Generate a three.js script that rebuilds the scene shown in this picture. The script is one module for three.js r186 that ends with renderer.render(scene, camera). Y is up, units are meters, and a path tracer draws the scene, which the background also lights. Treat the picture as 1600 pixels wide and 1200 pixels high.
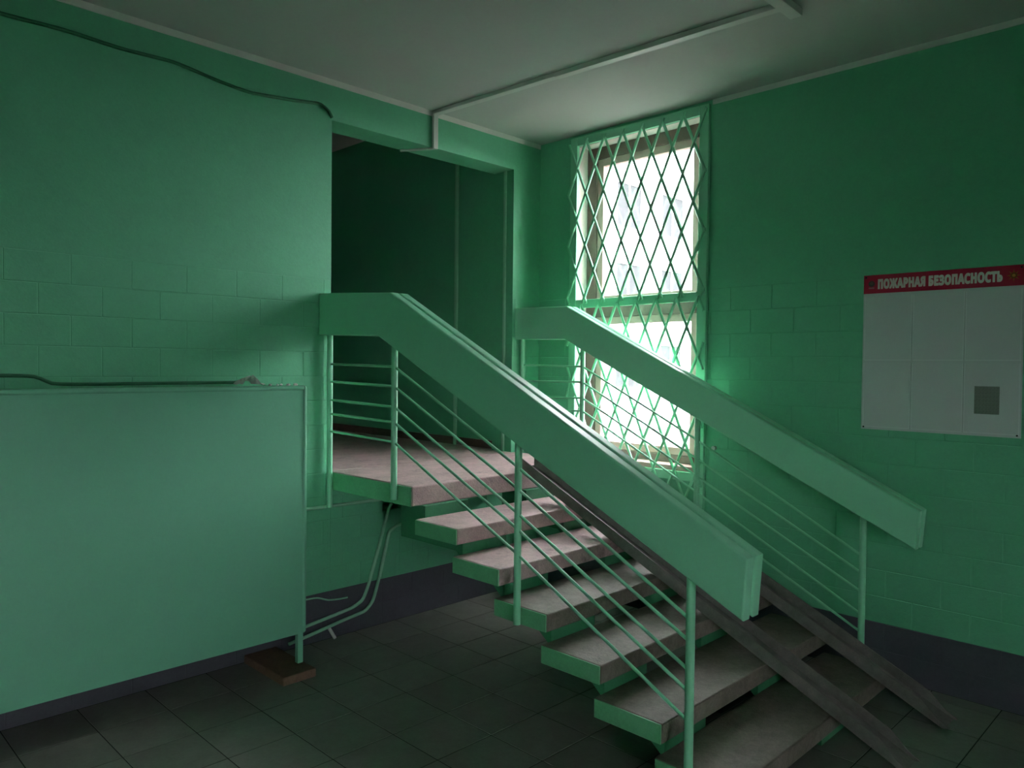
import * as THREE from 'three';
import { RoundedBoxGeometry } from 'three/addons/geometries/RoundedBoxGeometry.js';
import { mergeGeometries } from 'three/addons/utils/BufferGeometryUtils.js';

// ---------------------------------------------------------------- camera, sky, exposure
const scene = new THREE.Scene();
const FOCAL = 1192.5, YAW = 0.7801, PITCH = -0.0237, ROLL = 0.0104;
const camera = new THREE.PerspectiveCamera(2 * Math.atan(600 / FOCAL) * 180 / Math.PI, 4 / 3, 0.05, 200);
{
  const f = new THREE.Vector3(Math.cos(YAW) * Math.cos(PITCH), Math.sin(PITCH), -Math.sin(YAW) * Math.cos(PITCH));
  const r = new THREE.Vector3().crossVectors(f, new THREE.Vector3(0, 1, 0)).normalize();
  const u = new THREE.Vector3().crossVectors(r, f);
  const r2 = r.clone().multiplyScalar(Math.cos(ROLL)).addScaledVector(u, Math.sin(ROLL));
  const u2 = u.clone().multiplyScalar(Math.cos(ROLL)).addScaledVector(r, -Math.sin(ROLL));
  camera.matrixAutoUpdate = true;
  camera.quaternion.setFromRotationMatrix(new THREE.Matrix4().makeBasis(r2, u2, f.clone().negate()));
  camera.position.set(-4.1725, 1.6, 3.8531);
}
scene.background = new THREE.Color().setRGB(0.96, 0.98, 1.0);   // even overcast sky
scene.backgroundIntensity = 4.0;
const renderer = new THREE.WebGLRenderer({ antialias: true });
renderer.toneMapping = THREE.LinearToneMapping;
renderer.toneMappingExposure = 8.3;
renderer.shadowMap.enabled = true;

// ---------------------------------------------------------------- helpers
let seed = 20240611;
const rnd = () => { seed = (seed * 1664525 + 1013904223) >>> 0; return seed / 4294967296; };
const V = (x, y, z) => new THREE.Vector3(x, y, z);
const taken = {};
const numbered = (n) => { const k = taken[n] = (taken[n] ?? -1) + 1; return k ? n + '_' + String(k).padStart(3, '0') : n; };
function mesh(name, geo, mat, parent, label) {
  if (Array.isArray(geo)) geo = geo.length > 1 ? mergeGeometries(geo.map((g) => (g.index ? g.toNonIndexed() : g))) : geo[0];
  const m = new THREE.Mesh(geo, mat);
  m.name = parent ? name : numbered(name);
  m.castShadow = m.receiveShadow = true;
  if (label) m.userData.label = label;
  (parent || scene).add(m);
  return m;
}
function group(name, label, category, at = [0, 0, 0], grp) {
  const g = new THREE.Group(); g.name = numbered(name); g.position.set(...at); scene.add(g);
  g.userData.label = label; g.userData.category = category; if (grp) g.userData.group = grp;
  return g;
}
function tag(o, label, category, grp) { o.userData.label = label; o.userData.category = category; if (grp) o.userData.group = grp; return o; }
function struct(o, label) { o.userData.kind = 'structure'; if (label) { o.userData.label = label; } return o; }

// uv in metres by the dominant axis of the normal
function metreUV(g, k = 1, ou = 0, ov = 0) {
  const p = g.attributes.position, n = g.attributes.normal, uv = new Float32Array(p.count * 2);
  for (let i = 0; i < p.count; i++) {
    const ax = Math.abs(n.getX(i)), ay = Math.abs(n.getY(i)), az = Math.abs(n.getZ(i));
    let u, v;
    if (ax >= ay && ax >= az) { u = p.getZ(i); v = p.getY(i); } else if (ay >= az) { u = p.getX(i); v = p.getZ(i); } else { u = p.getX(i); v = p.getY(i); }
    uv[2 * i] = u * k + ou; uv[2 * i + 1] = v * k + ov;
  }
  g.setAttribute('uv', new THREE.BufferAttribute(uv, 2));
  return g;
}
// plain box from corner to corner
function bx(x0, x1, y0, y1, z0, z1) {
  const g = new THREE.BoxGeometry(x1 - x0, y1 - y0, z1 - z0);
  g.translate((x0 + x1) / 2, (y0 + y1) / 2, (z0 + z1) / 2);
  return metreUV(g.toNonIndexed());
}
// box with rounded edges
function rb(x0, x1, y0, y1, z0, z1, r = 0.006, s = 2) {
  const g = new RoundedBoxGeometry(x1 - x0, y1 - y0, z1 - z0, s, r);
  g.translate((x0 + x1) / 2, (y0 + y1) / 2, (z0 + z1) / 2);
  return metreUV(g.index ? g.toNonIndexed() : g);
}
function rod(a, b, r, seg = 10) {
  const d = b.clone().sub(a), L = d.length();
  const g = new THREE.CylinderGeometry(r, r, L, seg, 1);
  g.applyQuaternion(new THREE.Quaternion().setFromUnitVectors(V(0, 1, 0), d.normalize()));
  g.translate((a.x + b.x) / 2, (a.y + b.y) / 2, (a.z + b.z) / 2);
  return g.toNonIndexed();
}
function tube(pts, r, n = 60, tension = 0.3, seg = 8) {
  return new THREE.TubeGeometry(new THREE.CatmullRomCurve3(pts.map((p) => V(...p)), false, 'catmullrom', tension), n, r, seg, false).toNonIndexed();
}
// polygon in (z, y), extruded from x = x0 to x = x1
function slabZY(poly, x0, x1, bevel = 0) {
  const s = new THREE.Shape(poly.map(([z, y]) => new THREE.Vector2(z, y)));
  const g = new THREE.ExtrudeGeometry(s, { depth: x1 - x0 - 2 * bevel, bevelEnabled: bevel > 0, bevelThickness: bevel, bevelSize: bevel, bevelOffset: -bevel, bevelSegments: 2 });
  g.applyMatrix4(new THREE.Matrix4().makeBasis(V(0, 0, 1), V(0, 1, 0), V(-1, 0, 0)));
  g.translate(x1 - bevel, 0, 0);
  return metreUV(g);
}
// a piece of a surface: rectangle w x h in xy facing +z, face at z = 0, back at z = -d, chamfered rim
const pieceCache = {};
function piece(w, h, d, c, variant = 0) {
  const key = [w, h, d, c].map((x) => x.toFixed(4)).join() + variant;
  if (pieceCache[key]) return pieceCache[key];
  const a = w / 2, b = h / 2, pos = [];
  const F = [[-a + c, -b + c, 0], [a - c, -b + c, 0], [a - c, b - c, 0], [-a + c, b - c, 0]];
  const M = [[-a, -b, -c], [a, -b, -c], [a, b, -c], [-a, b, -c]];
  const B = [[-a, -b, -d], [a, -b, -d], [a, b, -d], [-a, b, -d]];
  const q = (p, r, s, t) => pos.push(...p, ...r, ...s, ...p, ...s, ...t);
  q(...F);
  for (let i = 0; i < 4; i++) { const j = (i + 1) % 4; q(M[i], M[j], F[j], F[i]); q(B[i], B[j], M[j], M[i]); }
  q(B[3], B[2], B[1], B[0]);
  const g = new THREE.BufferGeometry();
  g.setAttribute('position', new THREE.Float32BufferAttribute(pos, 3));
  g.computeVertexNormals();
  return pieceCache[key] = metreUV(g, 1, variant * 0.37, variant * 0.61);
}

// ---------------------------------------------------------------- procedural textures
function noiseGrid(n, cell, s0) {           // tileable value noise, 0..1
  const m = Math.max(2, Math.round(n / cell)), g = new Float32Array(m * m); let s = s0 >>> 0;
  for (let i = 0; i < m * m; i++) { s = (s * 1664525 + 1013904223) >>> 0; g[i] = s / 4294967296; }
  const out = new Float32Array(n * n), sm = (t) => t * t * (3 - 2 * t);
  for (let y = 0; y < n; y++) for (let x = 0; x < n; x++) {
    const fx = x / n * m, fy = y / n * m, x0 = Math.floor(fx) % m, y0 = Math.floor(fy) % m, x1 = (x0 + 1) % m, y1 = (y0 + 1) % m;
    const tx = sm(fx - Math.floor(fx)), ty = sm(fy - Math.floor(fy));
    out[y * n + x] = (g[y0 * m + x0] * (1 - tx) + g[y0 * m + x1] * tx) * (1 - ty) + (g[y1 * m + x0] * (1 - tx) + g[y1 * m + x1] * tx) * ty;
  }
  return out;
}
function fbm(n, cells, weights, s) {
  const o = new Float32Array(n * n);
  cells.forEach((c, i) => { const a = noiseGrid(n, c, s + 977 * i); for (let k = 0; k < o.length; k++) o[k] += weights[i] * (a[k] - 0.5); });
  return o;
}
const toS = (l) => (l <= 0.0031308 ? 12.92 * l : 1.055 * Math.pow(l, 1 / 2.4) - 0.055);
function colourTex(n, metres, fn) {           // fn(k, x, y) -> linear rgb
  const d = new Uint8Array(n * n * 4);
  for (let k = 0; k < n * n; k++) { const c = fn(k, k % n, (k / n) | 0); for (let j = 0; j < 3; j++) d[4 * k + j] = Math.max(0, Math.min(255, Math.round(255 * toS(Math.max(0, Math.min(1, c[j])))))); d[4 * k + 3] = 255; }
  const t = new THREE.DataTexture(d, n, n); t.colorSpace = THREE.SRGBColorSpace;
  return finish(t, metres);
}
function greyTex(n, metres, fn) {
  const d = new Uint8Array(n * n * 4);
  for (let k = 0; k < n * n; k++) { const c = Math.max(0, Math.min(255, Math.round(255 * fn(k)))); d[4 * k] = d[4 * k + 1] = d[4 * k + 2] = c; d[4 * k + 3] = 255; }
  return finish(new THREE.DataTexture(d, n, n), metres);
}
function finish(t, metres) { t.wrapS = t.wrapT = THREE.RepeatWrapping; t.magFilter = THREE.LinearFilter; t.minFilter = THREE.LinearMipmapLinearFilter; t.generateMipmaps = true; t.repeat.set(1 / metres, 1 / metres); t.needsUpdate = true; return t; }

const N = 512;
const paintN = fbm(N, [256, 64, 16, 5], [0.5, 0.35, 0.2, 0.12], 11);
const fineN = fbm(N, [32, 10, 4, 2], [0.3, 0.4, 0.5, 0.4], 29);
const stainN = fbm(N, [170, 80, 36, 14, 5, 2], [0.7, 0.6, 0.45, 0.35, 0.3, 0.25], 53);
const stain2N = fbm(N, [120, 48, 20, 8, 3], [0.6, 0.5, 0.4, 0.3, 0.25], 91);
const paintBump = greyTex(N, 0.9, (k) => 0.5 + 0.35 * paintN[k] + 0.35 * fineN[k]);
const roughBump = greyTex(N, 0.5, (k) => 0.5 + 0.6 * fineN[k] + 0.3 * stainN[k]);
function painted(r, g, b, rough, vary = 0.1, metres = 1.3, bump = 0.0012) {
  return new THREE.MeshStandardMaterial({ map: colourTex(N, metres, (k) => { const m = 1 + vary * paintN[k] + vary * 0.7 * fineN[k]; return [r * m, g * m, b * m]; }), roughness: rough, bumpMap: paintBump, bumpScale: bump });
}
const plain = (r, g, b, rough, o = {}) => new THREE.MeshStandardMaterial({ color: new THREE.Color().setRGB(r, g, b), roughness: rough, ...o });

const M = {
  wall: painted(0.15, 0.52, 0.31, 0.5, 0.12),
  rail: painted(0.28, 0.73, 0.475, 0.42, 0.05, 1.1, 0.0005),
  steel: plain(0.26, 0.68, 0.44, 0.4),
  panel: painted(0.19, 0.54, 0.36, 0.45, 0.05, 1.6, 0.0005),
  pipe: plain(0.32, 0.64, 0.46, 0.45),
  cable: plain(0.03, 0.17, 0.085, 0.5),
  dado: painted(0.085, 0.088, 0.112, 0.5, 0.25),
  ceiling: painted(0.52, 0.53, 0.51, 0.85, 0.05, 2.2),
  whitewash: painted(0.74, 0.74, 0.70, 0.85, 0.06),
  duct: plain(0.62, 0.63, 0.60, 0.45),
  brown: painted(0.19, 0.115, 0.105, 0.6, 0.3),
  sash: painted(0.50, 0.30, 0.28, 0.55, 0.15),
  reveal: painted(0.72, 0.60, 0.585, 0.8, 0.1),
  channel: new THREE.MeshStandardMaterial({ map: colourTex(N, 0.7, (k) => { const s = stainN[k], w = Math.max(0, s - 0.1) * 1.2; return [0.20 + 0.09 * s + 0.06 * w, 0.185 + 0.085 * s + 0.01 * w, 0.178 + 0.085 * s]; }), roughness: 0.55, metalness: 0.1, bumpMap: roughBump, bumpScale: 0.0008 }),
  concrete: new THREE.MeshStandardMaterial({ map: colourTex(N, 0.8, (k) => { const s = stainN[k], f = fineN[k], d = Math.max(0, stain2N[k] - 0.12) * 0.9; const m = 1 + 0.28 * s + 0.25 * f - d; return [0.585 * m, 0.40 * m, 0.41 * m]; }), roughness: 0.62, bumpMap: roughBump, bumpScale: 0.0022 }),
  concreteDirtyShaded: new THREE.MeshStandardMaterial({ map: colourTex(N, 0.7, (k) => { const s = stainN[k], f = fineN[k], d = Math.max(0, 0.25 + stain2N[k]) * 0.75; const m = 1 + 0.35 * s + 0.3 * f; return [(0.22 - 0.10 * d) * m, (0.19 - 0.085 * d) * m, (0.165 - 0.085 * d) * m]; }), roughness: 0.7, bumpMap: roughBump, bumpScale: 0.0022 }),  // tracked brown dirt, darkened further to paint in the fading window light
  edgePaint: painted(0.17, 0.52, 0.28, 0.5, 0.25, 0.5, 0.0015),
  beam: painted(0.05, 0.25, 0.125, 0.55, 0.2, 0.7, 0.0015),
  grout: plain(0.03, 0.03, 0.028, 0.9),
  wood: painted(0.20, 0.13, 0.09, 0.8, 0.5, 0.3),
  paper: plain(0.78, 0.74, 0.73, 0.8),
  boardWhite: painted(0.60, 0.63, 0.64, 0.35, 0.04),
  pocket: plain(0.61, 0.64, 0.65, 0.3),
  pocketRim: plain(0.70, 0.73, 0.74, 0.3),
  screw: plain(0.02, 0.02, 0.022, 0.4, { metalness: 0.4 }),
  glass: new THREE.MeshPhysicalMaterial({ color: 0xffffff, roughness: 0.02, transmission: 1, thickness: 0, ior: 1.45 }),
  outWall: painted(0.70, 0.70, 0.68, 0.85, 0.08, 4),
  outWindow: new THREE.MeshPhysicalMaterial({ color: new THREE.Color().setRGB(0.03, 0.032, 0.034), roughness: 0.8, specularIntensity: 0.4 }),
  asphalt: plain(0.065, 0.065, 0.065, 0.9),
  passageFloor: null,
};
M.passageFloor = M.concrete;
const tileMats = [0, 1, 2].map((v) => new THREE.MeshStandardMaterial({
  map: colourTex(N, 0.9, (k) => { const q = (k + v * 60317) % (N * N), m = (1 + 0.22 * stain2N[q] + 0.16 * fineN[q]) * (0.94 + 0.06 * v); return [0.225 * m, 0.225 * m, 0.2 * m]; }),
  roughness: 0.42, bumpMap: paintBump, bumpScale: 0.0008,
}));

// ---------------------------------------------------------------- key dimensions (metres; the corner of the two walls is the origin)
const H = 3.23, DL = -1.771, DR = -0.281, DT = 3.0, LAND = 0.98;
const WX = -6.2, WZ = 7.4;                        // left and front walls, out of view
const REC = 0.0016;                               // depth of the joints
const COURSE = 0.139, BRICK = 0.26, DADO = 2 * COURSE, TOPB = 15 * COURSE;

// ---------------------------------------------------------------- room shell
const floor = struct(mesh('floor', [bx(WX - 0.2, 0.3, -0.2, -REC, -0.2, WZ + 0.2)], M.grout));
{
  const P = 0.3, J = 0.005, x0 = -4.3, z0 = 0;
  const tg = [0, 1, 2, 3].map((v) => piece(P - J, P - J, 0.02, 0.0005, v));
  for (let i = 0; i < 15; i++) for (let j = 0; j < 19; j++) {
    const a = x0 + i * P, w = Math.min(P, -a);
    if (w < 0.05) continue;
    const g = w < P - 0.001 ? piece(w - J, P - J, 0.02, 0.0005, 0) : tg[(rnd() * 4) | 0];
    const t = mesh('tile', g, tileMats[(rnd() * 3) | 0], floor);
    t.rotation.x = -Math.PI / 2;
    t.position.set(a + w / 2, (rnd() - 0.5) * 0.0004, z0 + (j + 0.5) * P);
  }
  const rest = [bx(WX, x0, -0.02, 0, 0, WZ), bx(x0, 0, -0.02, 0, z0 + 19 * P, WZ)];
  mesh('plain_flooring', rest, tileMats[1], floor);
}
const ceiling = struct(mesh('ceiling', [bx(WX - 0.2, 0.3, H, H + 0.2, -0.02, WZ + 0.2)], M.ceiling));

// wall with the passage opening: z = -REC back to -0.2
const HX0 = -1.40, HX1 = -1.275, HY0 = 0.70, HY1 = 0.80;      // ragged pipe hole under the landing
const wallBack = struct(mesh('wall_back', [
  bx(WX, DL, 0, H, -0.2, -REC), bx(DR, 0.3, 0, H, -0.2, -REC), bx(DL, DR, DT, H, -0.2, -REC),
  bx(DL, HX0, 0, LAND - 0.02, -0.2, -REC), bx(HX1, DR, 0, LAND - 0.02, -0.2, -REC), bx(HX0, HX1, 0, HY0, -0.2, -REC), bx(HX0, HX1, HY1, LAND - 0.02, -0.2, -REC), bx(HX0, HX1, HY0, HY1, -0.2, -0.17),
], M.wall));
// wall with the window: x = REC out to 0.38
const WZ0 = 0.36, WZ1 = 1.36, WY0 = 0.95, WY1 = 3.15, WT = 0.38;
const wallRight = struct(mesh('wall_right', [
  bx(REC, WT, 0, H, 0, WZ0), bx(REC, WT, 0, H, WZ1, WZ + 0.2), bx(REC, WT, 0, WY0, WZ0, WZ1), bx(REC, WT, WY1, H, WZ0, WZ1),
], M.wall));
// each painted block of the masonry, with its joints; spans = [from, to] along the wall per course
function courses(parent, spans, place) {
  for (let k = 0; k < 15; k++) {
    const y0 = k * COURSE, y1 = y0 + COURSE, J = 0.004;
    for (const [a, b, ya, yb] of spans) {
      const lo = Math.max(y0, ya), hi = Math.min(y1, yb);
      if (hi - lo < 0.03) continue;
      const off = (k % 2) * BRICK / 2, n0 = Math.floor((a - off) / BRICK);
      for (let n = n0; off + n * BRICK < b - 1e-6; n++) {
        const u0 = Math.max(a, off + n * BRICK), u1 = Math.min(b, off + (n + 1) * BRICK);
        if (u1 - u0 < 0.012) continue;
        const w = Math.max(0.01, u1 - u0 - J), h = hi - lo - J;
        const m = mesh('brick', piece(w, h, 0.004, 0.0014, (n + 40) % 3), k < 2 ? M.dado : M.wall, parent);
        place(m, (u0 + u1) / 2, (lo + hi) / 2, (rnd() - 0.5) * 0.0010);
      }
    }
  }
}
courses(wallBack, [[-4.42, DL, 0, TOPB], [DR, -0.002, 0, TOPB], [DL, HX0, 0, LAND - 0.11], [HX0, HX1, 0, HY0], [HX1, DR, 0, LAND - 0.11]], (m, u, y, d) => m.position.set(u, y, d));
courses(wallRight, [[0.002, WZ0, 0, TOPB], [WZ0, WZ1, 0, WY0 - 0.01], [WZ1, 4.42, 0, TOPB]], (m, u, y, d) => { m.rotation.y = -Math.PI / 2; m.position.set(-d, y, u); });
// smooth plaster above the masonry and beyond what shows
mesh('plaster', [bx(WX, DL, TOPB, H, -REC, 0), bx(DR, 0, TOPB, H, -REC, 0), bx(DL, DR, DT, H, -REC, 0), bx(WX, -4.42, DADO, TOPB, -REC, 0)], M.wall, wallBack);
mesh('plaster', [bx(0, REC, TOPB, H, 0, WZ0), bx(0, REC, TOPB, H, WZ1, WZ), bx(0, REC, WY1, H, WZ0, WZ1), bx(0, REC, DADO, TOPB, 4.42, WZ)], M.wall, wallRight);
mesh('dado_paint', [bx(WX, -4.42, 0, DADO, -REC, 0), bx(-4.42, HX0, 0, DADO, -REC, -REC + 0.0004), bx(HX0, -0.001, 0, DADO, -REC, -REC + 0.0004)], M.dado, wallBack);
mesh('dado_paint', [bx(0, REC, 0, DADO, 4.42, WZ), bx(REC - 0.0004, REC, 0, DADO, 0.001, 4.42)], M.dado, wallRight);
mesh('window_reveal', [bx(REC, WT, WY0, WY1, WZ0 - 0.001, WZ0 + 0.004), bx(REC, WT, WY0, WY1, WZ1 - 0.004, WZ1 + 0.001), bx(REC, WT, WY1 - 0.004, WY1 + 0.001, WZ0, WZ1)], M.reveal, wallRight, 'pinkish white plaster window reveal');
// whitewashed strip under the ceiling
struct(mesh('trim_1', [bx(WX, -0.006, H - 0.033, H, 0, 0.006)], M.whitewash), 'whitewashed strip along the top of the wall above the passage');
struct(mesh('trim_2', [bx(-0.006, 0, H - 0.03, H, WZ1 + 0.06, WZ)], M.whitewash), 'whitewashed strip along the top of the wall with the notice board');

// out of view: left wall, and the front wall with the glazed entrance that lights the hall from behind
const EX0 = -5.6, EX1 = -4.3, EY1 = 2.15;
struct(mesh('wall_left', [bx(WX - 0.25, WX, 0, H, -0.2, WZ + 0.25)], M.wall));
struct(mesh('wall_front', [bx(WX, EX0, 0, H, WZ, WZ + 0.25), bx(EX1, REC, 0, H, WZ, WZ + 0.25), bx(EX0, EX1, EY1, H, WZ, WZ + 0.25)], M.wall));
{
  const d = new THREE.Group(); d.name = 'door_1'; scene.add(d); struct(d, 'glazed double entrance door behind the viewer');
  const xm = (EX0 + EX1) / 2, za = WZ + 0.06, zb = WZ + 0.14;
  mesh('door_frame', [bx(EX0, EX0 + 0.06, 0, EY1, za, zb), bx(EX1 - 0.06, EX1, 0, EY1, za, zb), bx(EX0 + 0.06, EX1 - 0.06, EY1 - 0.06, EY1, za, zb)], M.brown, d);
  for (const [a, b] of [[EX0 + 0.065, xm - 0.003], [xm + 0.003, EX1 - 0.065]]) {
    const y1 = EY1 - 0.065, l0 = za + 0.02, l1 = zb - 0.02;
    const leaf = mesh('door_leaf', [bx(a, a + 0.09, 0.01, y1, l0, l1), bx(b - 0.09, b, 0.01, y1, l0, l1), bx(a + 0.09, b - 0.09, 0.01, 0.8, l0, l1), bx(a + 0.09, b - 0.09, y1 - 0.1, y1, l0, l1)], M.brown, d);
    mesh('pane', bx(a + 0.09, b - 0.09, 0.8, y1 - 0.1, l0 + 0.018, l0 + 0.022), M.glass, leaf);
  }
}

// ---------------------------------------------------------------- dark passage behind the opening
const PX0 = -4.2, PX1 = -0.22, PZ = -7.5, PH = 3.6;
struct(mesh('floor_passage', [bx(PX0, DR, LAND - 0.12, LAND, PZ, -0.2), bx(DL, DR, LAND - 0.12, LAND, -0.2, -0.0005), bx(DR, PX1, LAND - 0.12, LAND, PZ, -0.2)], M.passageFloor));
struct(mesh('ceiling_passage', [bx(PX0 - 0.1, PX1 + 0.1, PH, PH + 0.1, PZ - 0.1, -0.2)], M.ceiling));
struct(mesh('wall_passage_right', [bx(PX1, PX1 + 0.1, LAND, PH, PZ, -0.2)], M.wall));
struct(mesh('wall_passage_left', [bx(PX0 - 0.1, PX0, LAND, PH, PZ, -0.2)], M.wall));
struct(mesh('wall_passage_far', [bx(PX0 - 0.1, PX1 + 0.1, LAND - 0.12, PH, PZ - 0.1, PZ)], M.wall));
struct(mesh('wall_passage_lintel', [bx(PX0, PX1, H, PH, -0.2, -0.12)], M.wall));
struct(mesh('baseboard_passage', [rb(PX1 - 0.014, PX1, LAND, LAND + 0.06, PZ + 0.01, -0.22, 0.003)], M.brown));
tag(mesh('passage_pipe', [rod(V(DR - 0.004, LAND, -0.08), V(DR - 0.004, DT, -0.08), 0.0125)], M.pipe), 'thin green vertical pipe just inside the right edge of the passage opening', 'pipe');
tag(mesh('passage_pipe', [rod(V(PX1 - 0.016, LAND, -0.665), V(PX1 - 0.016, PH, -0.665), 0.0155)], M.pipe), 'thin green vertical pipe deeper inside the dark passage', 'pipe');

// ---------------------------------------------------------------- window_1, its sill and the grille before it
{
  const w = new THREE.Group(); w.name = 'window_1'; scene.add(w); struct(w, 'tall wooden window with faded brown frame behind the grille');
  const fx0 = 0.10, fx1 = 0.17, z0 = WZ0 + 0.004, z1 = WZ1 - 0.004, y0 = WY0 + 0.03, y1 = WY1 - 0.004, t = 0.085;
  mesh('frame', [rb(fx0, fx1, y0, y1, z0, z0 + t, 0.004), rb(fx0, fx1, y0, y1, z1 - t, z1, 0.004), rb(fx0, fx1, y1 - t, y1, z0 + t, z1 - t, 0.004), rb(fx0, fx1, y0, y0 + 0.05, z0 + t, z1 - t, 0.004), rb(fx0, fx1, 1.95, 2.05, z0 + t, z1 - t, 0.004)], M.brown, w);
  for (const [a, b] of [[y0 + 0.05, 1.95], [2.05, y1 - t]]) {
    const s = 0.05, za = z0 + t, zb = z1 - t;
    const sash = mesh('sash', [rb(fx0 + 0.012, fx1 - 0.01, a, b, za, za + s, 0.004), rb(fx0 + 0.012, fx1 - 0.01, a, b, zb - s, zb, 0.004), rb(fx0 + 0.012, fx1 - 0.01, a, a + s, za + s, zb - s, 0.004), rb(fx0 + 0.012, fx1 - 0.01, b - s, b, za + s, zb - s, 0.004)], M.sash, w);
    mesh('pane', bx(fx0 + 0.034, fx0 + 0.037, a + s, b - s, za + s, zb - s), M.glass, sash);
  }
  mesh('sill', [rb(-0.01, WT, WY0 - 0.005, WY0 + 0.03, z0, z1, 0.005)], M.sash, w);
}
{
  const g = group('window_grille', 'green painted steel grille of diamond lattice over the tall window', 'grille', [0, 0, 0]);
  const X0 = -0.03, X1 = -0.004, a = 0.315, b = 1.41, yb = 0.70, yt = 3.205;
  const fr = (y0, y1, z0, z1) => rb(X0, X1, y0, y1, z0, z1, 0.004);
  mesh('frame_bar', [fr(yb, yt, a, a + 0.06)], M.steel, g);
  mesh('frame_bar', [fr(yb, yt, b - 0.065, b)], M.steel, g);
  mesh('frame_bar', [fr(yt - 0.06, yt, a + 0.06, b - 0.065)], M.steel, g);
  mesh('frame_bar', [fr(2.01, 2.068, a + 0.06, b - 0.065)], M.steel, g);
  mesh('frame_bar', [fr(0.892, 0.948, a + 0.06, b - 0.065)], M.steel, g);
  mesh('frame_bar', [fr(yb, yb + 0.04, a + 0.06, b - 0.065)], M.steel, g);
  // zigzag rods: nodes every 0.155 m across and 0.181 m up
  const sz = 0.155, sy = 0.181, xr = -0.034;
  const lattice = (nz, ny, y0, y1) => {
    const za = 0.305, zb = 1.395, m = sy / (sz / 2);
    // a bar of either slope through every node of one row, clipped to the panel
    for (const s of [1, -1]) for (let i = -40; i < 40; i++) {
      const zn = nz + i * sz;                       // bar: y = ny + s*m*(z - zn)
      let z0 = zn + s * (y0 - ny) / m, z1 = zn + s * (y1 - ny) / m;
      if (z0 > z1) [z0, z1] = [z1, z0];
      z0 = Math.max(z0, za); z1 = Math.min(z1, zb);
      if (z1 - z0 < 0.01) continue;
      const yy = (z) => ny + s * m * (z - zn), x = xr - 0.002 * s;
      mesh('lattice_rod', rod(V(x, yy(z0), z0), V(x, yy(z1), z1), 0.0102, 6), M.steel, g);
    }
  };
  lattice(0.692, 2.985, 2.04, 3.185);
  lattice(0.971, 1.13, 0.72, 2.04);
}

// ---------------------------------------------------------------- staircase
const TX0 = -1.771, TX1 = -0.235, RISE = 0.1365, GO = 0.291, T1Z = 1.12, T1Y = 0.817, TD = 0.325, TT = 0.078;
{
  const s = group('staircase', 'worn concrete staircase with open risers and green painted ends rising to the passage', 'staircase');
  const land = mesh('landing', [rb(TX0, TX1, LAND - 0.105, LAND, 0.001, 0.768, 0.009)], M.concrete, s);
  mesh('painted_side', [rb(TX0 - 0.004, TX0 + 0.002, LAND - 0.106, LAND - 0.006, 0.004, 0.762, 0.002)], M.edgePaint, land, 'green paint on the side of the landing');
  for (let k = 0; k < 6; k++) {
    const y = T1Y - RISE * k, zf = T1Z + GO * k;
    const t = mesh('tread', [rb(TX0, TX1, y - TT, y, zf - TD, zf, 0.008)], k < 2 ? M.concrete : M.concreteDirtyShaded, s);  // lower treads: dirt plus light falloff painted into the colour
    mesh('painted_end', [rb(TX0 - 0.004, TX0 + 0.002, y - TT, y - 0.003, zf - TD + 0.004, zf - 0.005, 0.002)], M.edgePaint, t, 'green paint on the end of the step');
  }
  // two rows of bearers under the steps: a long one below the landing, then a haunch below each tread
  const bearers = [[[0.60, 0.69], [0.60, LAND - 0.105], [0.80, LAND - 0.105], [0.80, T1Y - TT], [T1Z - 0.03, T1Y - TT], [T1Z - 0.03, T1Y - TT - 0.085], [T1Z - 0.075, 0.69]]];
  for (let k = 1; k < 5; k++) { const yb = T1Y - RISE * k - TT, z = T1Z + GO * k - 0.03; bearers.push([[z - 0.11, yb], [z, yb], [z, yb - 0.085]]); }
  { const yb = T1Y - RISE * 5 - TT, z = T1Z + GO * 5 - 0.03; bearers.push([[z - 0.2, yb], [z, yb], [z, 0.001], [z - 0.2, 0.001]]); }
  for (const [a, b] of [[-1.71, -1.41], [-0.96, -0.64]]) for (const p of bearers) mesh('bearer', [slabZY(p.slice().reverse(), a, b)], M.beam, s);
}

// ---------------------------------------------------------------- railings
function railing(name, label, poly, x0, x1, posts, bars, wallPost) {
  const g = group(name, label, 'railing');
  const mid = (x0 + x1) / 2, gap = 0.006, th = (x1 - x0) / 2 - gap;
  mesh('handrail_board', [slabZY(poly, x0, x0 + th, 0.007)], M.rail, g);
  mesh('handrail_board', [slabZY(poly, x1 - th, x1, 0.007)], M.rail, g);
  const cz = poly.reduce((q, p) => q + p[0], 0) / poly.length;
  mesh('handrail_core', [slabZY(poly.map(([z, y], i) => [z > 2.5 ? z - 0.010 : z, i < poly.length / 2 ? y - 0.012 : y + 0.003]), x0 + th - 0.001, x1 - th + 0.001)], M.rail, g);
  for (const [z, yTop, yBot] of posts) mesh('post', [rod(V(mid, yBot, z), V(mid, yTop, z), 0.0165, 12)], M.steel, g);
  for (let i = 0; i < bars.length - 1; i++) for (let k = 0; k < 5; k++) {
    const [za, ya] = bars[i], [zb, yb] = bars[i + 1];
    mesh('bar', [rod(V(mid, ya[k], za), V(mid, yb[k], zb), 0.0068, 8)], M.steel, g);
  }
  return g;
}
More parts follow.
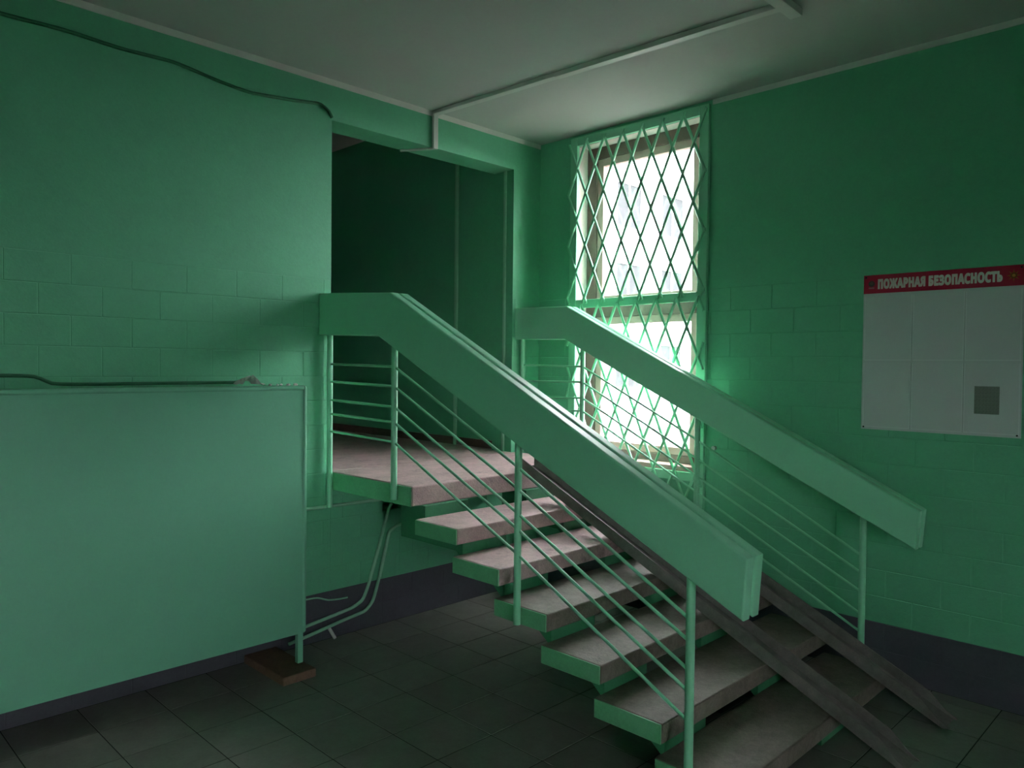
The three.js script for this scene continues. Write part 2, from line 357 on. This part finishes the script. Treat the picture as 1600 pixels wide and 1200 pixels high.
railing('stair_railing', 'green stair railing with wide double board handrail beside the boxed cover', [[0.002, 2.003], [0.683, 1.966], [2.654, 0.973], [2.640, 0.762], [0.575, 1.748], [0.002, 1.766]], -1.852, -1.737,
  [[0.03, 1.78, 0.775], [0.645, 1.73, 0.90], [1.545, 1.30, 0.47], [2.41, 0.89, 0.06]],
  [[0.03, [1.60, 1.50, 1.394, 1.314, 1.215]], [0.645, [1.590, 1.487, 1.381, 1.301, 1.198]], [1.545, [1.158, 1.063, 0.957, 0.888, 0.778]], [2.41, [0.70, 0.62, 0.515, 0.437, 0.33]]]);
railing('stair_railing', 'green stair railing with wide double board handrail in front of the window', [[0.002, 2.016], [0.490, 2.006], [2.700, 0.930], [2.685, 0.745], [0.470, 1.783], [0.002, 1.792]], -0.258, -0.148,
  [[0.03, 1.80, 0.98], [0.590, 1.74, 0.90], [1.470, 1.32, 0.47], [2.425, 0.88, 0.06]],
  [[0.03, [1.608, 1.493, 1.373, 1.271, 1.17]], [0.590, [1.60, 1.497, 1.39, 1.304, 1.205]], [1.470, [1.173, 1.062, 0.96, 0.864, 0.76]], [2.425, [0.659, 0.572, 0.476, 0.363, 0.272]]]);

// ---------------------------------------------------------------- steel ramp channels laid on the steps
function rampChannel(label, x0, x1, zEnd) {
  const g = group('ramp_channel', label, 'ramp');
  const m = 0.4691, yn = (z) => T1Y + 0.002 - m * (z - T1Z), fl = 0.066, th = 0.006, zTop = 0.735;
  const web = [[zTop, yn(zTop)], [zEnd, yn(zEnd) + 0.004], [zEnd + 0.012, yn(zEnd) + 0.004 + th], [zTop, yn(zTop) + th]];
  const side = [[zTop, yn(zTop)], [zEnd, yn(zEnd) + 0.004], [zEnd + 0.03, yn(zEnd) + 0.012], [zEnd - 0.02, yn(zEnd) + fl * 0.62], [zEnd - 0.09, yn(zEnd - 0.09) + fl], [zTop, yn(zTop) + fl]];
  mesh('web', [slabZY(web, x0 + th, x1 - th)], M.channel, g);
  mesh('flange', [slabZY(side, x0, x0 + th, 0.0012)], M.channel, g);
  mesh('flange', [slabZY(side, x1 - th, x1, 0.0012)], M.channel, g);
}
rampChannel('dark steel ramp channel running down the middle of the steps', -0.95, -0.82, 2.862);
rampChannel('dark steel ramp channel running down the steps next to the far railing', -0.425, -0.295, 2.862);

// ---------------------------------------------------------------- boxed cover on the left
{
  const g = group('heater_cover', 'large green boxed cover standing on legs against the left wall', 'cover');
  const x0 = -4.3, x1 = -2.109, y0 = 0.2, y1 = 1.487, z = 0.319;
  mesh('front_panel', [bx(x0, x1 - 0.012, y0, y1 - 0.014, z - 0.012, z)], M.panel, g);
  mesh('top_panel', [bx(x0, x1 - 0.012, y1 - 0.026, y1 - 0.014, 0.004, z - 0.012)], M.panel, g);
  mesh('side_panel', [bx(x1 - 0.024, x1 - 0.012, y0, y1 - 0.026, 0.004, z - 0.012)], M.panel, g);
  mesh('edge_strip', [rb(x0, x1 - 0.012, y1 - 0.026, y1, z - 0.03, z + 0.005, 0.0125, 4)], M.panel, g);
  mesh('edge_strip', [rb(x1 - 0.026, x1, y0, y1, z - 0.03, z + 0.005, 0.0125, 4)], M.panel, g);
  mesh('leg', [rb(x1 - 0.047, x1 - 0.016, 0.045, y0 + 0.02, z - 0.032, z - 0.002, 0.003)], M.panel, g);
  mesh('leg', [rb(x0, x0 + 0.031, 0, y0 + 0.02, z - 0.032, z - 0.002, 0.003)], M.panel, g);
}
{
  const g = mesh('wood_block', [rb(-2.30, -2.115, 0, 0.044, 0.01, 0.43, 0.006)], M.wood);
  tag(g, 'worn brown wooden block lying under the leg of the cover', 'block');
}
{ // crumpled paper scrap: a folded sheet with thickness
  const w = 9, h = 5, top = [], P = [];
  for (let j = 0; j <= h; j++) for (let i = 0; i <= w; i++) {
    const u = i / w, v = j / h;
    P.push([-0.075 + 0.15 * u + 0.01 * (rnd() - 0.5), 0.006 + 0.044 * Math.pow(Math.sin(Math.PI * Math.min(1, u * 1.25)), 1.0) * (0.55 + 0.45 * v) + 0.008 * rnd(), -0.035 + 0.07 * v + 0.006 * (rnd() - 0.5)]);
  }
  const tri = []; const id = (i, j) => j * (w + 1) + i;
  for (let j = 0; j < h; j++) for (let i = 0; i < w; i++) tri.push([id(i, j), id(i, j + 1), id(i + 1, j)], [id(i + 1, j), id(i, j + 1), id(i + 1, j + 1)]);
  const pos = [];
  for (const [a, b, c] of tri) { pos.push(...P[a], ...P[b], ...P[c]); const lo = (p) => [p[0], p[1] - 0.0015, p[2]]; pos.push(...lo(P[c]), ...lo(P[b]), ...lo(P[a])); }
  const g = new THREE.BufferGeometry(); g.setAttribute('position', new THREE.Float32BufferAttribute(pos, 3)); g.computeVertexNormals(); metreUV(g);
  const o = mesh('paper_scrap', g, M.paper); o.position.set(-2.385, 1.4865, 0.24); o.rotation.y = 0.3;
  tag(o, 'crumpled whitish paper scrap lying on top of the green cover', 'paper');
}
for (let k = 0; k < 5; k++) {
  const o = mesh('plaster_crumb', new THREE.DodecahedronGeometry(0.006 + 0.005 * rnd(), 0), M.whitewash);
  o.scale.set(1.6, 0.8, 1); o.position.set(-2.30 + k * 0.032 + 0.018 * rnd(), 1.4915, 0.29 - 0.02 * rnd()); o.rotation.y = rnd() * 3;
  tag(o, 'tiny pale plaster crumb on the top edge of the green cover', 'crumb', 'plaster crumbs on the cover');
}
tag(mesh('cable', [tube([[-4.3, 1.535, 0.008], [-3.6, 1.537, 0.008], [-3.28, 1.533, 0.008], [-3.19, 1.500, 0.008], [-3.0, 1.496, 0.008], [-2.7, 1.498, 0.008], [-2.34, 1.498, 0.008]], 0.008, 80)], M.cable), 'dark green cable along the wall just above the boxed cover', 'cable');
tag(mesh('cable', [tube([[-4.5, 3.08, 0.009], [-3.9, 3.075, 0.009], [-3.386, 3.068, 0.009], [-3.144, 3.074, 0.009], [-2.903, 3.064, 0.009], [-2.667, 3.070, 0.009], [-2.443, 3.040, 0.009], [-2.27, 3.026, 0.009], [-2.009, 3.050, 0.009], [-1.86, 3.070, 0.009], [-1.80, 3.045, 0.009], [-1.776, 3.01, 0.009]], 0.009, 140)], M.cable), 'dark green sagging cable high on the wall below the ceiling', 'cable');

// conduits under the landing
tag(mesh('conduit', [tube([[-1.34, 0.745, 0.012], [-1.366, 0.70, 0.012], [-1.43, 0.50, 0.012], [-1.505, 0.276, 0.012], [-1.55, 0.185, 0.012], [-1.63, 0.150, 0.012], [-1.901, 0.114, 0.012], [-2.05, 0.10, 0.012]], 0.010, 90, 0.25)], M.pipe), 'upper of two thin bent green conduits below the landing', 'conduit', undefined);
tag(mesh('conduit', [tube([[-1.255, 0.612, 0.034], [-1.32, 0.60, 0.034], [-1.374, 0.569, 0.034], [-1.40, 0.47, 0.034], [-1.435, 0.341, 0.034], [-1.49, 0.175, 0.034], [-1.55, 0.12, 0.034], [-1.70, 0.098, 0.034], [-1.9, 0.066, 0.034], [-2.05, 0.045, 0.034]], 0.010, 90, 0.25)], M.pipe), 'lower of two thin bent green conduits below the landing', 'conduit');
tag(mesh('wall_pipe', [rod(V(-2.08, 0.780, 0.012), V(-1.30, 0.773, 0.012), 0.009)], M.pipe), 'thin green horizontal pipe under the edge of the landing', 'pipe');
tag(mesh('loose_wire', [tube([[-1.93, 0.262, 0.008], [-1.86, 0.258, 0.012], [-1.79, 0.232, 0.014], [-1.72, 0.222, 0.012], [-1.655, 0.218, 0.008]], 0.005, 40)], M.pipe), 'short loose wire on the dark dado beside the cover', 'wire');
tag(mesh('pipe_bracket', [rod(V(-1.80, 0.085, 0.03), V(-1.765, 0.012, 0.05), 0.010)], M.duct), 'small pale pipe stub at the foot of the dark dado', 'pipe');

// cable duct on the ceiling
{
  const g = group('cable_duct', 'pale plastic cable duct across the ceiling and down over the opening', 'cable duct');
  const d = 0.024;
  const run = (za, zb, dz = 0) => {                 // a length of the slightly slanted run
    const xa = -1.018 + 0.0555 * za, xb = -1.018 + 0.0555 * zb, L = Math.hypot(zb - za, xb - xa);
    const q = rb(-0.023, 0.023, -d - dz, -0.0005, -L / 2, L / 2, 0.003);
    q.rotateY(Math.atan2(xb - xa, zb - za)); q.translate((xa + xb) / 2, H, (za + zb) / 2);
    return q;
  };
  mesh('ceiling_run', [run(0.008, 1.0)], M.duct, g);
  mesh('ceiling_run', [run(1.003, 2.26, 0.003)], M.duct, g);
  mesh('cross_run', [rb(-1.9, -0.78, H - d - 0.01, H - 0.0005, 2.262, 2.32, 0.003)], M.duct, g);
  mesh('wall_drop', [rb(-1.040, -1.002, DT - 0.012, H - d, 0.0072, 0.026, 0.003)], M.duct, g);
  mesh('soffit_run', [rod(V(-1.02, DT - 0.008, 0.012), V(-1.14, DT - 0.008, -0.19), 0.008)], M.duct, g);
}

// ---------------------------------------------------------------- notice board on the right wall
{
  const g = group('notice_board', 'white fire safety notice board with red header on the right wall', 'notice board', [0, 0, 0]);
  const z0 = 2.331, z1 = 3.048, y0 = 1.288, y1 = 2.093, x = -0.006;
  mesh('backing', [bx(x, -0.0012, y0, y1, z0, z1)], M.boardWhite, g);
  const W = 1024, Hh = 140, cv = document.createElement('canvas'); cv.width = W; cv.height = Hh;
  const c = cv.getContext('2d');
  c.fillStyle = '#b3123c'; c.fillRect(0, 0, W, Hh);
  // left emblem: dark disc over a pale base
  c.fillStyle = '#3c3430'; c.beginPath(); c.arc(56, 66, 23, 0, 7); c.fill();
  c.fillStyle = '#57493f'; c.beginPath(); c.arc(56, 62, 12, 0, 7); c.fill();
  c.fillStyle = '#a98c86'; c.fillRect(36, 94, 40, 8);
  // right emblem: golden rays round a shield
  c.fillStyle = '#a4702a'; c.save(); c.translate(962, 70);
  for (let k = 0; k < 8; k++) { c.rotate(Math.PI / 4); c.beginPath(); c.moveTo(-8, 0); c.lineTo(0, -44); c.lineTo(8, 0); c.fill(); }
  c.restore();
  c.fillStyle = '#7c4c1c'; c.beginPath(); c.arc(962, 70, 20, 0, 7); c.fill();
  c.fillStyle = '#c79a4b'; c.beginPath(); c.arc(962, 70, 10, 0, 7); c.fill();
  const text = 'ПОЖАРНАЯ БЕЗОПАСНОСТЬ';
  c.font = 'bold 94px sans-serif'; c.textBaseline = 'alphabetic';
  const tw = c.measureText(text).width, want = 800;
  c.save(); c.translate(98, 104); c.scale(want / tw, 1.0);
  c.fillStyle = '#e4dcda'; c.strokeStyle = '#e4dcda'; c.lineWidth = 9; c.lineJoin = 'round';
  c.fillText(text, 0, 0); c.strokeText(text, 0, 0); c.restore();
  const t = new THREE.CanvasTexture(cv); t.colorSpace = THREE.SRGBColorSpace; t.magFilter = THREE.LinearFilter;
  const hg = new THREE.PlaneGeometry(z1 - z0, 0.096); hg.rotateY(-Math.PI / 2); hg.translate(x - 0.0008, y1 - 0.048, (z0 + z1) / 2);
  mesh('header_print', hg, new THREE.MeshStandardMaterial({ map: t, roughness: 0.35 }), g, 'red header strip reading ПОЖАРНАЯ БЕЗОПАСНОСТЬ');
  const pw = 0.232, ph = 0.335;
  for (let r = 0; r < 2; r++) for (let k = 0; k < 3; k++) {
    const a = z0 + 0.008 + k * 0.2355, b = a + pw, lo = y0 + 0.012 + r * 0.348, hi = lo + ph, xx = x - 0.0032;
    const p = mesh('pocket', [bx(xx, x - 0.0004, lo, hi, a, b)], M.pocket, g);
    mesh('pocket_rim', [bx(xx - 0.001, xx, lo, hi, a, a + 0.005), bx(xx - 0.001, xx, lo, hi, b - 0.005, b), bx(xx - 0.001, xx, lo, lo + 0.005, a + 0.005, b - 0.005)], M.pocketRim, p);
  }
  for (const [yy, zz] of [[y0 + 0.012, z0 + 0.014], [y0 + 0.012, z1 - 0.014], [y1 - 0.012, z0 + 0.012], [y1 - 0.012, z1 - 0.012]])
    mesh('screw', [rod(V(x - 0.0055, yy, zz), V(x - 0.001, yy, zz), 0.0045, 8)], M.screw, g);
  // the faded slip in the lower right pocket
  const nt = colourTex(128, 0.14, (k, x, y) => { const e = Math.min(x, 127 - x, y, 127 - y), v = stainN[(y * 3 + 60) * N + x * 3 + 40], w = e < 14 ? 0 : Math.max(0, 0.25 + v) * 0.5; const m = 0.235 * (1 - w) + 0.02 * fineN[y * N + x]; return [m * 0.86, m, m * 0.88]; });
  const ng = new THREE.BoxGeometry(0.0008, 0.132, 0.104);
  const o = mesh('paper_slip', ng, new THREE.MeshStandardMaterial({ map: nt, roughness: 0.7 })); o.position.set(x - 0.0046, 1.46, 2.908);
  tag(o, 'small grey-green printed slip in the lower right pocket of the notice board', 'paper');
}
// small pale knob on the wall beside the grille
tag(mesh('wall_plug', [rod(V(-0.022, 1.113, 1.47), V(0.0, 1.113, 1.47), 0.013, 10)], M.duct), 'small pale plug on the wall right of the window grille', 'plug');

// ---------------------------------------------------------------- outside
{
  const gr = struct(mesh('ground', [bx(0.6, 60, -0.8, -0.6, -60, 30), bx(-30, 30, -0.4, -0.15, WZ + 0.4, 60)], M.asphalt), 'grey asphalt yard outside');
  const g = group('apartment_building', 'pale building with rows of windows seen faintly through the grille', 'building', [0, 0, 0]);
  const X0 = 15.8, X1 = 36, Z = -12, Y1 = 8.2;
  mesh('walls', [bx(X0, X1, -0.6, Y1, Z - 8, Z)], M.outWall, g);
  mesh('cornice', [bx(X0 - 0.3, X1 + 0.3, Y1, Y1 + 0.25, Z - 8.3, Z + 0.35)], M.outWall, g);
  for (let f = 0; f < 3; f++) for (let k = 0; k < 7; k++) {
    const x = X0 + 1.0 + k * 2.7, y = 0.9 + f * 2.75;
    const w = mesh('window', [bx(x, x + 1.4, y - 0.06, y, Z, Z + 0.1), bx(x - 0.05, x, y, y + 1.5, Z, Z + 0.05), bx(x + 1.4, x + 1.45, y, y + 1.5, Z, Z + 0.05), bx(x - 0.05, x + 1.45, y + 1.5, y + 1.55, Z, Z + 0.05), bx(x + 0.67, x + 0.73, y, y + 1.5, Z + 0.012, Z + 0.05)], M.outWall, g);
    mesh('pane', [bx(x, x + 1.4, y, y + 1.5, Z, Z + 0.01)], M.outWindow, w);
  }
}

renderer.render(scene, camera);
